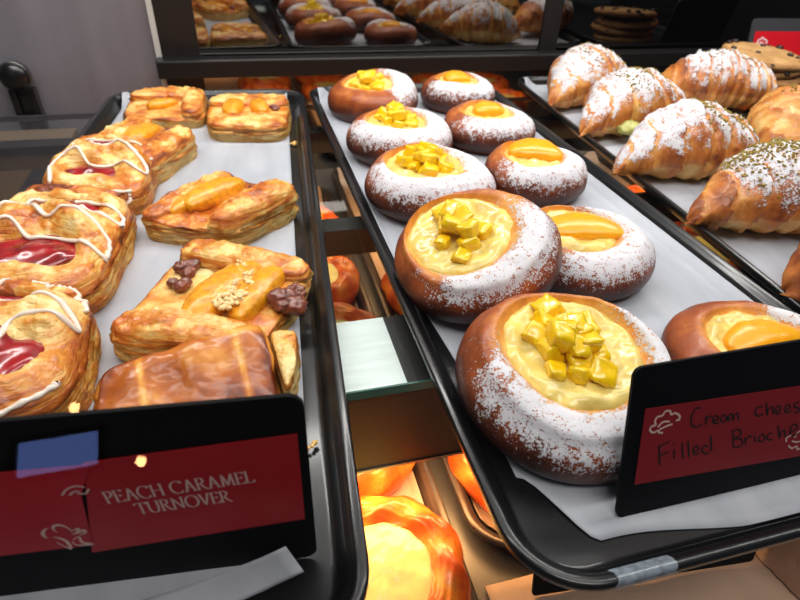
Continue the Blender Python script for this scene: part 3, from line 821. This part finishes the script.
LOGOB = [[(85.9,22.3),(85.4,24.6),(87.4,25.3),(87.9,26.1)],[(90.3,23.6),(91.5,26.2),(94.4,26.8),(97.6,25.0),(98.5,22.6)],[(89.1,22.2),(92.7,20.9),(98.1,21.9)],[(87.6,20.2),(90.1,18.0),(92.9,18.6),(93.9,16.5),(97.9,17.6)]]
LOGOC = [[(-87.1,40.9),(-88.4,40.4),(-89.6,38.5),(-89.7,36.3),(-88.8,35.5)],[(-85.3,38.3),(-85.9,40.2),(-85.1,41.9),(-83.4,42.0),(-81.8,40.6),(-80.7,37.6)],[(-87.3,35.7),(-85.8,34.8),(-84.0,32.1),(-84.1,27.5),(-87.1,32.3)],[(-82.3,31.8),(-81.5,29.3),(-76.6,28.7),(-79.4,30.5),(-79.6,34.0),(-81.7,32.8)],[(-80.5,38.1),(-78.6,38.8),(-79.3,36.7),(-81.1,36.0)],[(-79.1,36.1),(-77.4,37.7),(-76.9,36.4),(-79.0,35.0)]]

def sign_holder(name, label, Mx, cat='sign'):
    t = thing(name, label, cat, (0, 0, 0), 0)
    t.matrix_world = Mx
    return t

# peach caramel sign
MS1 = frame_on((.007, .1216, -.0118), (.116, -.0112, 0), (0, 0, 1))
t = sign_holder('price_sign', 'black sign with a printed red label reading PEACH CARAMEL TURNOVER', MS1)
v, f = rounded_plate(-.140, 0.0, 0, .092, .0055, .0015, -.0015); mesh('sign_card', v, f, M['card'], t, smooth=False)
v, f = poly_plate([(-.0785, .0228), (-.0033, .0276), (-.0030, .0752), (-.0680, .0716)], .0002, .0004)
lab = mesh('printed_label', v, f, M['red'], t, smooth=False)
serif = lambda dx, dy, tt: .00026+.00046*abs(dy)
v, f = ribbon(roman('PEACH CARAMEL', -.0664, .0503, -.0184, .0533, .0062)+roman('TURNOVER', -.0584, .0425, -.0274, .0440, .0062), serif, .0007)
mesh('lettering', v, f, M['silver'], lab, smooth=False)
v, f = poly_plate([(-.140, .0282), (-.0768, .0279), (-.0728, .0560), (-.0665, .0708), (-.140, .0722)], .0002, .0007)
lab = mesh('red_label', v, f, M['red_pink'], t, smooth=False); lab['label'] = 'paler red label overlapping the printed one'
v, f = ribbon(mm(LOGOC), lambda dx, dy, tt: .0012*math.sin(PI*min(max(tt, .12), .88)), .0010); mesh('flower_logo', v, f, M['silver'], lab, smooth=False)
pl = [(-78.0, 57.5), (-76.0, 60.2), (-73.0, 61.5), (-70.6, 60.4)], [(-73.5, 57.8), (-71.2, 57.2), (-69.6, 59.4)], [(-76.0, 57.2), (-74.0, 58.8), (-72.4, 58.6)]
v, f = ribbon(mm(pl), lambda dx, dy, tt: .0007, .0010); mesh('flower_logo', v, f, M['silver'], lab, smooth=False)
v, f = poly_plate([(-.140, -.0006), (0, -.0006), (0, .0008), (-.140, .0008)], .0015, -.0030)
foot = boxes('foot', [(-.132, -.008, 0, .0015, -.018, -.0015)], M['card'], t)

# handwritten sign
MS2 = frame_on((.1357, .1080, -.0118), (1, 0, 0), (0, .021, .0702))
t = sign_holder('price_sign', 'black sign with a handwritten red label reading Cream cheese Filled Brioche', MS2)
v, f = rounded_plate(0, .150, 0, .0735, .004, .0015, -.0015); mesh('sign_card', v, f, M['card'], t, smooth=False)
v, f = poly_plate([(.0067, .0171), (.132, .0102), (.125, .0496), (.0071, .0542)], .0002, .0004)
lab = mesh('handwritten_label', v, f, plain('dull_red_label', (140, 20, 28), rough=.5, nscale=30, var=.06), t, smooth=False)
v, f = ribbon(mm(HAND), lambda dx, dy, tt: .00085, .0007, smooth=5); mesh('handwriting', v, f, M['ink'], lab, smooth=False)
v, f = ribbon(mm(LOGOA), lambda dx, dy, tt: .0009, .0007); mesh('chef_hat_logo', v, f, M['silver'], lab, smooth=False)
v, f = ribbon(mm(LOGOB), lambda dx, dy, tt: .0008, .0007); mesh('flower_logo', v, f, M['silver'], lab, smooth=False)

boxes('foot', [(.002, .148, 0, .0015, -.030, -.0015)], M['card'], t)

# small bright sign behind the cookies
MS3 = frame_on((.764, .745, -.012), (1, -.15, 0), (0, .25, 1))
t = sign_holder('price_sign', 'small black sign with a bright red label behind the cookies', MS3)
v, f = rounded_plate(0, .150, 0, .088, .006, .0015, -.0015); mesh('sign_card', v, f, plain('grey_card', (62, 62, 66), rough=.4), t, smooth=False)
v, f = poly_plate([(.008, .018), (.142, .018), (.142, .070), (.008, .070)], .0002, .0004); lab = mesh('printed_label', v, f, M['red_bright'], t, smooth=False)
k3 = [[((p[0]-10)*1.3+12, (p[1]-40)*1.3+46) for p in s] for s in LOGOA]
v, f = ribbon(mm(k3), lambda dx, dy, tt: .0022, .0007); mesh('chef_hat_logo', v, f, M['whiteink'], lab, smooth=False)

# crumpled paper corner in front of the turnover sign
v = []; f = []
for j in range(9):
    for i in range(21):
        u = i/20; w = j/8
        A, B, Cc, D = Vector((-.100, .1185, -.0112)), Vector((-.0045, .1165, .0085)), Vector((.001, .1105, -.001)), Vector((-.100, .098, -.0115))
        p = A.lerp(B, u).lerp(D.lerp(Cc, u), w)
        k = A.z+(B.z-A.z)*u**2.2; z = k*(1-w)+(D.z+(Cc.z-D.z)*u**2.2)*w
        v.append((p.x, p.y, z+.0006*fbm(p.x, p.y, 1, 60, 2)*u))
for j in range(8):
    for i in range(20):
        a = j*21+i; f.append((a, a+1, a+22, a+21))
o = mesh('paper_scrap', v, f, M['paper']); s = o.modifiers.new('thickness', 'SOLIDIFY'); s.thickness = .0002
tag(o, 'curled corner of parchment in front of the turnover sign', 'paper')
# loose crumbs
def crumb(label, loc, r, n, mat='puff'):
    rn = random.Random(int(loc[0]*9e4)); L = [blob(rn.uniform(-r, r), rn.uniform(-r, r)*.6, rn.uniform(0, r*.3), r*rn.uniform(.25, .5), k, n=7, amp=.5) for k in range(n)]
    v, f = merge(L); o = mesh('pastry_crumb', v, f, M[mat], None, {'brown': [.35]*len(v), 'sugar': [0.]*len(v)}); o.location = loc
    tag(o, label, 'crumb', 'loose pastry crumbs')
crumb('brown pastry crumb in front of the turnover sign', (-.046, .1135, -.0095), .0035, 6)
crumb('pale flake lying on the rim side of the left tray by the sign corner', (.013, .176, -.0105), .003, 4)
crumb('golden crumb on the parchment near the rectangular turnover', (.046, .570, -.0108), .0045, 5)

# ------------------------------------------------------------------ shelf
t = thing('glass_shelf', 'clear glass shelf with a green edge under the black trays', 'shelf', (.35, .45, -.0185))
o = boxes('glass_panel', [(-1.05, .95, -.238, .262, -.003, .003)], M['shelf_glass'], t)
o = boxes('front_edge', [(-1.05, .95, -.2392, -.238, -.003, .003)], M['glass_edge'], t)
boxes('rear_edge', [(-1.05, .95, .262, .2635, -.003, .003)], M['steel'], t)
t = thing('shelf_light_housing', 'bronze light housing under the front edge of the glass shelf', 'light housing', (.35, .245, -.0225))
boxes('top_plate', [(-1.05, -.278, -.030, .036, -.0020, 0)], M['alu'], t)
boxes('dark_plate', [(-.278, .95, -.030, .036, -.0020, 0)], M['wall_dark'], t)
boxes('front_panel', [(-1.05, .95, -.0325, -.0300, -.064, -.0005)], M['bronze'], t)
boxes('rear_panel', [(-1.05, .95, .0340, .0360, -.030, -.0020)], M['bronze'], t)
boxes('bottom_lip', [(-1.05, .95, -.0335, -.027, -.066, -.064)], M['steel'], t)
for x, y0, lb in ((-.26, .40, 'black cross bar under the glass shelf, nearer one'), (-.26, .63, 'black cross bar under the glass shelf, rear one')):
    o = boxes('cross_bar', [(-.5, 1.15, y0, y0+.022, -.046, -.0218)], M['wall_dark'] if y0 < .5 else M['black_metal']); tag(o, lb, 'bar', 'cross bars under the glass shelf')

# ------------------------------------------------------------------ lower level
LZ = -.146; DECK = LZ-.0152
LL = (-.0075, .437, 0, .224, .655); LM = (.2320, .499, 0, .232, .655); LR_ = (.4760, .499, 0, .232, .655)
lg = 'steel trays on the lower deck'
tray('lower steel rimmed tray full of cheese danishes, under the turnover tray', *LL[:2], LZ, 0, LL[3], LL[4], lg, 'rim_steel')
tray('lower steel rimmed tray under the brioche tray', *LM[:2], LZ, 0, LM[3], LM[4], lg, 'rim_steel')
tray('lower steel rimmed tray under the croissant tray', *LR_[:2], LZ, 0, LR_[3], LR_[4], lg, 'rim_steel')
for T, lb in ((LL, 'tan paper sheet under the cheese danishes'), (LM, 'tan paper sheet in the lower middle tray'), (LR_, 'tan paper sheet in the lower tray below the croissants')):
    liner('kraft_liner', lb, T, LZ, (.012, .012, .02 if T is LM else .014, .012), T[0]*9, 'kraft', group='tan papers in the lower trays')

def danish(label, x, y, seed, rad=.056):
    t = thing('cheese_danish', label, 'danish pastry', (x, y, LZ+FLOOR+.0020), seed, 'round cheese danishes on the lower deck')
    prof = catmull([(0, 0), (.7, 0), (.92, .06), (1, .3), (.98, .6), (.88, .88), (.76, 1), (.66, .96), (.58, .78), (.4, .66), (.03, .64)], 5)
    rings = []; br = []; n = 110
    for pr, pz in prof:
        ring = []
        for i in range(n):
            a = 2*PI*i/n; sw = math.sin(a*9+pr*9+seed)*.5+.5
            rr = rad*pr*(1+.07*fbm(math.cos(a)+seed, math.sin(a), 0, 1.2, 3)+.03*sw*(pz > .1)*(pr > .5))
            x_, y_ = rr*math.cos(a), rr*math.sin(a)
            ring.append((x_, y_, pz*.028*(1+.10*sw*(pr > .6))+.0016*fbm(x_+seed, y_, pz, 60, 3)*(pz > .1)))
            br.append(.42+.30*sw*(pr > .55)+.3*fbm(x_, y_, seed, 40, 3))
        rings.append(ring)
    v, f = rings_mesh(rings); mesh('danish_ring', v, f, M['danish'], t, {'brown': [max(0, min(1, b)) for b in br]+[.5, .3], 'sugar': [0.]*len(v)})
    rings = []
    for k in range(18):
        q = 1-k/18; ring = []
        for i in range(72):
            a = 2*PI*i/72; rr = rad*.64*q*(1+.06*fbm(math.cos(a)+seed, math.sin(a), 2, 1.5, 3)); x_, y_ = rr*math.cos(a), rr*math.sin(a)
            ring.append((x_, y_, .0195+.004*math.sqrt(max(0, 1-q*q))+.0013*fbm(x_+seed, y_, 0, 80, 4)-(.002 if k == 0 else 0)))
        rings.append(ring)
    v, f = rings_mesh(rings); mesh('cheese_filling', v, f, M['danish_custard'], t)
for x, y, sd, lb in ((.048, .172, 1.2, 'cheese danish nearest the viewer on the lower deck'), (.046, .285, 2.9, 'cheese danish just behind the nearest one on the lower deck'),
                     (.050, .398, 3.7, 'cheese danish seen through the shelf glass, third from the front'), (.046, .510, 4.1, 'cheese danish seen through the shelf glass, fourth from the front'),
                     (.049, .620, 5.5, 'cheese danish seen through the shelf glass, fifth from the front'),
                     (.178, .240, 6.6, 'cheese danish at the front of the lower middle tray, mostly under the brioche tray'), (.176, .357, 7.2, 'cheese danish second from the front in the lower middle tray'),
                     (.178, .472, 7.9, 'cheese danish third from the front in the lower middle tray'),
                     (.420, .470, 8.8, 'cheese danish under the croissant tray, nearer one'), (.540, .470, 9.1, 'cheese danish under the croissant tray, reflected beyond the brioches'), (.530, .600, 9.9, 'cheese danish under the croissant tray, rear one')):
    danish(lb, x, y, sd)

# sign lying at the front of the lower deck
MS4 = frame_on((.142, .1440, DECK+.0040), (.165, -.018, 0), (0, .28, 1))
t = sign_holder('price_sign', 'black and red sign on the tan paper below the front of the brioche tray', MS4)
v, f = rounded_plate(0, .160, 0, .046, .003, .0015, -.0015); mesh('sign_card', v, f, M['card'], t, smooth=False)
v, f = poly_plate([(.006, .013), (.154, .013), (.154, .043), (.006, .043)], .0002, .0004); mesh('red_label', v, f, M['red_pink'], t, smooth=False)

# brown paper over the deck's front, a crumpled bag corner on it
v = []; f = []
for j in range(25):
    for i in range(61):
        x = .115+.36*i/60; y = -.02+.178*j/24
        v.append((x, y, DECK+.0012+.0015*(1+fbm(x, y, 2, 16, 3))))
for j in range(24):
    for i in range(60):
        a = j*61+i; f.append((a, a+1, a+62, a+61))
o = mesh('kraft_sheet', v, f, M['kraft']); s = o.modifiers.new('thickness', 'SOLIDIFY'); s.thickness = .0002; s.offset = 1
tag(o, 'wrinkled tan paper sheet covering the front of the lower deck', 'paper')
def bag():
    t = thing('paper_bag', 'crumpled tan paper bag standing at the lower right front', 'paper bag', (.350, .120, DECK+.0045), R(10))
    rings = []
    for k in range(16):
        u = k/15; ring = []
        for i in range(64):
            a = 2*PI*i/64; c, s_ = math.cos(a), math.sin(a); e = (abs(c)**6+abs(s_)**6)**(-1/6)
            x, y = c*e*.040, s_*e*.026*(1-.35*u)
            cr_ = .004*u*fbm(x*1.5, y*1.5, u*.02, 40, 2)+.002*abs(fbm(x, y, u*.05, 90, 2))
            ring.append((x+cr_, y+cr_, .055*u+.004*math.sin(a*3)*u))
        rings.append(ring)
    v, f = rings_mesh(rings, cap1=False); o = mesh('bag_body', v, f, M['kraft'], t, sharp=35)
    m = o.modifiers.new('thickness', 'SOLIDIFY'); m.thickness = .0003
bag()

# ------------------------------------------------------------------ the case
MY = .850
# back: steel panel, mirror doors, rail
o = struct(boxes('wall_back', [(-.80, -.101, MY, MY+.02, DECK-.01, .30)], M['steel_dark']))
d = struct(boxes('door_1', [(-.099, -.050, MY-.004, MY+.02, DECK, .30), (.458, .486, MY-.004, MY+.02, DECK, .30)], M['black_metal']), 'mirrored sliding door behind the trays')
boxes('mirror_pane', [(-.054, .462, MY, MY+.006, DECK, .30)], M['mirror'], d)
boxes('edge_strip', [(-.1055, -.0985, MY-.007, MY-.0035, DECK, .30)], M['strip'], d)
d = struct(boxes('door_2', [(1.30, 1.34, MY, MY+.02, DECK, .30)], M['black_metal']), 'darker mirrored sliding door at the right')
boxes('mirror_pane', [(.478, 1.30, MY+.004, MY+.010, DECK, .30)], M['mirror2'], d)
struct(boxes('trim_1', [(-.105, 1.30, MY-.032, MY-.006, -.008, .015)], M['black_metal'], bevel=.002), 'black rail along the foot of the mirrors')
struct(boxes('floor', [(-.80, 1.34, -.10, MY+.03, DECK-.02, DECK)], M['deck']))
struct(boxes('wall_left', [(-.82, -.80, -.30, MY+.03, DECK-.02, .30)], M['wall_dark']))
struct(boxes('wall_right', [(1.34, 1.36, -.30, MY+.03, DECK-.02, .30)], M['wall_dark']))
struct(boxes('wall_front', [(-.80, 1.34, -.120, -.105, -.40, -.125)], M['wall_dark']))

# knob and bracket on the steel panel
t = thing('door_lock', 'round black knob lock with a bracket on the grey back panel', 'lock', (-.277, MY, -.004))
rings = []
for rr, yy in ((.010, 0), (.0165, -.002), (.018, -.008), (.0175, -.016), (.013, -.021), (.004, -.023)):
    rings.append([(rr*math.cos(2*PI*i/32), yy-.004, rr*math.sin(2*PI*i/32)) for i in range(32)])
v, f = rings_mesh(rings); mesh('knob', v, f, M['rubber'], t)
rings = [[((rr)*math.cos(2*PI*i/32), yy, (rr)*math.sin(2*PI*i/32)) for i in range(32)] for rr, yy in ((.0178, -.0165), (.0188, -.0172), (.0178, -.0180), (.0165, -.0174), (.0178, -.0165))]
v, f = rings_mesh(rings, False, False); mesh('ring', v, f, M['steel'], t)
boxes('bracket', [(-.014, -.006, -.016, -.002, -.070, -.016), (.008, .016, -.016, -.002, -.070, -.016), (-.006, .008, -.010, -.002, -.062, -.016)], M['rubber'], t, bevel=.001)

# left neighbour: upright glass divider strip and dark runners below the shelf
for k, (x, lb) in enumerate(((-.33, 'dark slanting runner bar under the left end of the shelf'), (-.245, 'dark runner bar nearer the turnover tray under the shelf'))):
    o = boxes('runner_bar', [(x, x+.02, .25, .72, -.09, -.07)], M['black_metal']); tag(o, lb, 'bar', 'runner bars under the shelf')
o = boxes('cardboard_box', [(-.50, -.215, .74, .80, DECK+.001, -.060)], M['cardboard'], bevel=.002); tag(o, 'tan cardboard box low behind the left end of the shelf', 'box')

# front glass, leaning away from the viewer
n30 = R(30)
Mg = Matrix.Translation((.27, .030, .205)) @ Matrix.Rotation(-n30, 4, 'X')
v = [tuple(Mg @ Vector(p)) for p in ((-1.07, 0, -.38), (1.07, 0, -.38), (1.07, 0, .42), (-1.07, 0, .42))]
o = mesh('window_1', v, [(0, 1, 2, 3)], M['pane'], smooth=False); struct(o, 'clear slanted front glass of the display case')

# ------------------------------------------------------------------ shop beyond the glass (seen in its reflections)
win = struct(boxes('window_2', [(-2.16, -2.10, -5.03, -4.97, 1.13, 1.46), (-1.50, -1.44, -5.03, -4.97, 1.13, 1.46), (-2.16, -1.44, -5.03, -4.97, 1.43, 1.48), (-2.16, -1.44, -5.03, -4.97, 1.10, 1.15)], M['black_metal']), 'shop window opposite the case')
boxes('window_pane', [(-2.10, -1.50, -5.01, -5.0, 1.15, 1.43)], emit('daylight_pane', (135, 165, 255), 5.5), win)
for lx, ly, lz, lb in ((-1.69, -5, 1.66, 'small warm pendant lamp beyond the glass, above the window'), (-1.18, -5, 1.12, 'small warm pendant lamp beyond the glass, beside the window')):
    t = thing('pendant_lamp', lb, 'lamp', (lx, ly, lz), 0, 'warm pendant lamps in the shop')
    rings = [[(r*math.cos(2*PI*i/20), r*math.sin(2*PI*i/20), z) for i in range(20)] for r, z in ((.008, -.044), (.030, -.032), (.042, 0), (.030, .03), (.015, .042))]
    v, f = rings_mesh(rings); mesh('bulb', v, f, emit('warm_bulb', (255, 200, 130), 60), t)
    rings = [[(r*math.cos(2*PI*i/24), r*math.sin(2*PI*i/24), z) for i in range(24)] for r, z in ((.06, .05), (.02, .08), (.006, .09), (.004, .6))]
    v, f = rings_mesh(rings, False, True); mesh('lamp_shade', v, f, M['black_metal'], t)

# ------------------------------------------------------------------ light
def area(name, loc, rot, sx, sy, power, col):
    l = bpy.data.lights.new(name, 'AREA'); l.shape = 'RECTANGLE'; l.size = sx; l.size_y = sy; l.energy = power; l.color = col
    o = link(bpy.data.objects.new(name, l)); o.location = loc; o.rotation_euler = rot
    return o
area('case_light_rear', (.25, .62, .50), (R(-8), 0, 0), 1.3, .05, 5.6, (1, .97, .93))
area('case_light_front', (.25, .26, .50), (R(8), 0, 0), 1.3, .05, 2.4, (1, .97, .93))
area('front_fill_light', (.2, -.75, 2.3), (R(18), 0, 0), 1.6, .6, 26, (1, .95, .9))  # added fill above and behind the camera, brightens the sign faces
area('shelf_light_front', (-.07, .232, -.082), (R(-22), 0, 0), .50, .02, 1.05, (1, .58, .24))
area('shelf_light_rear', (.15, .60, -.030), (0, 0, 0), .9, .03, 1.2, (1, .62, .30))

w = bpy.data.worlds.new('world'); scene.world = w; w.use_nodes = True
bg = w.node_tree.nodes['Background']; bg.inputs[0].default_value = (.75, .85, 1, 1); bg.inputs[1].default_value = .05
vs = scene.view_settings; vs.view_transform = 'Standard'; vs.look = 'None'; vs.exposure = 0; vs.gamma = 1; vs.use_curve_mapping = False
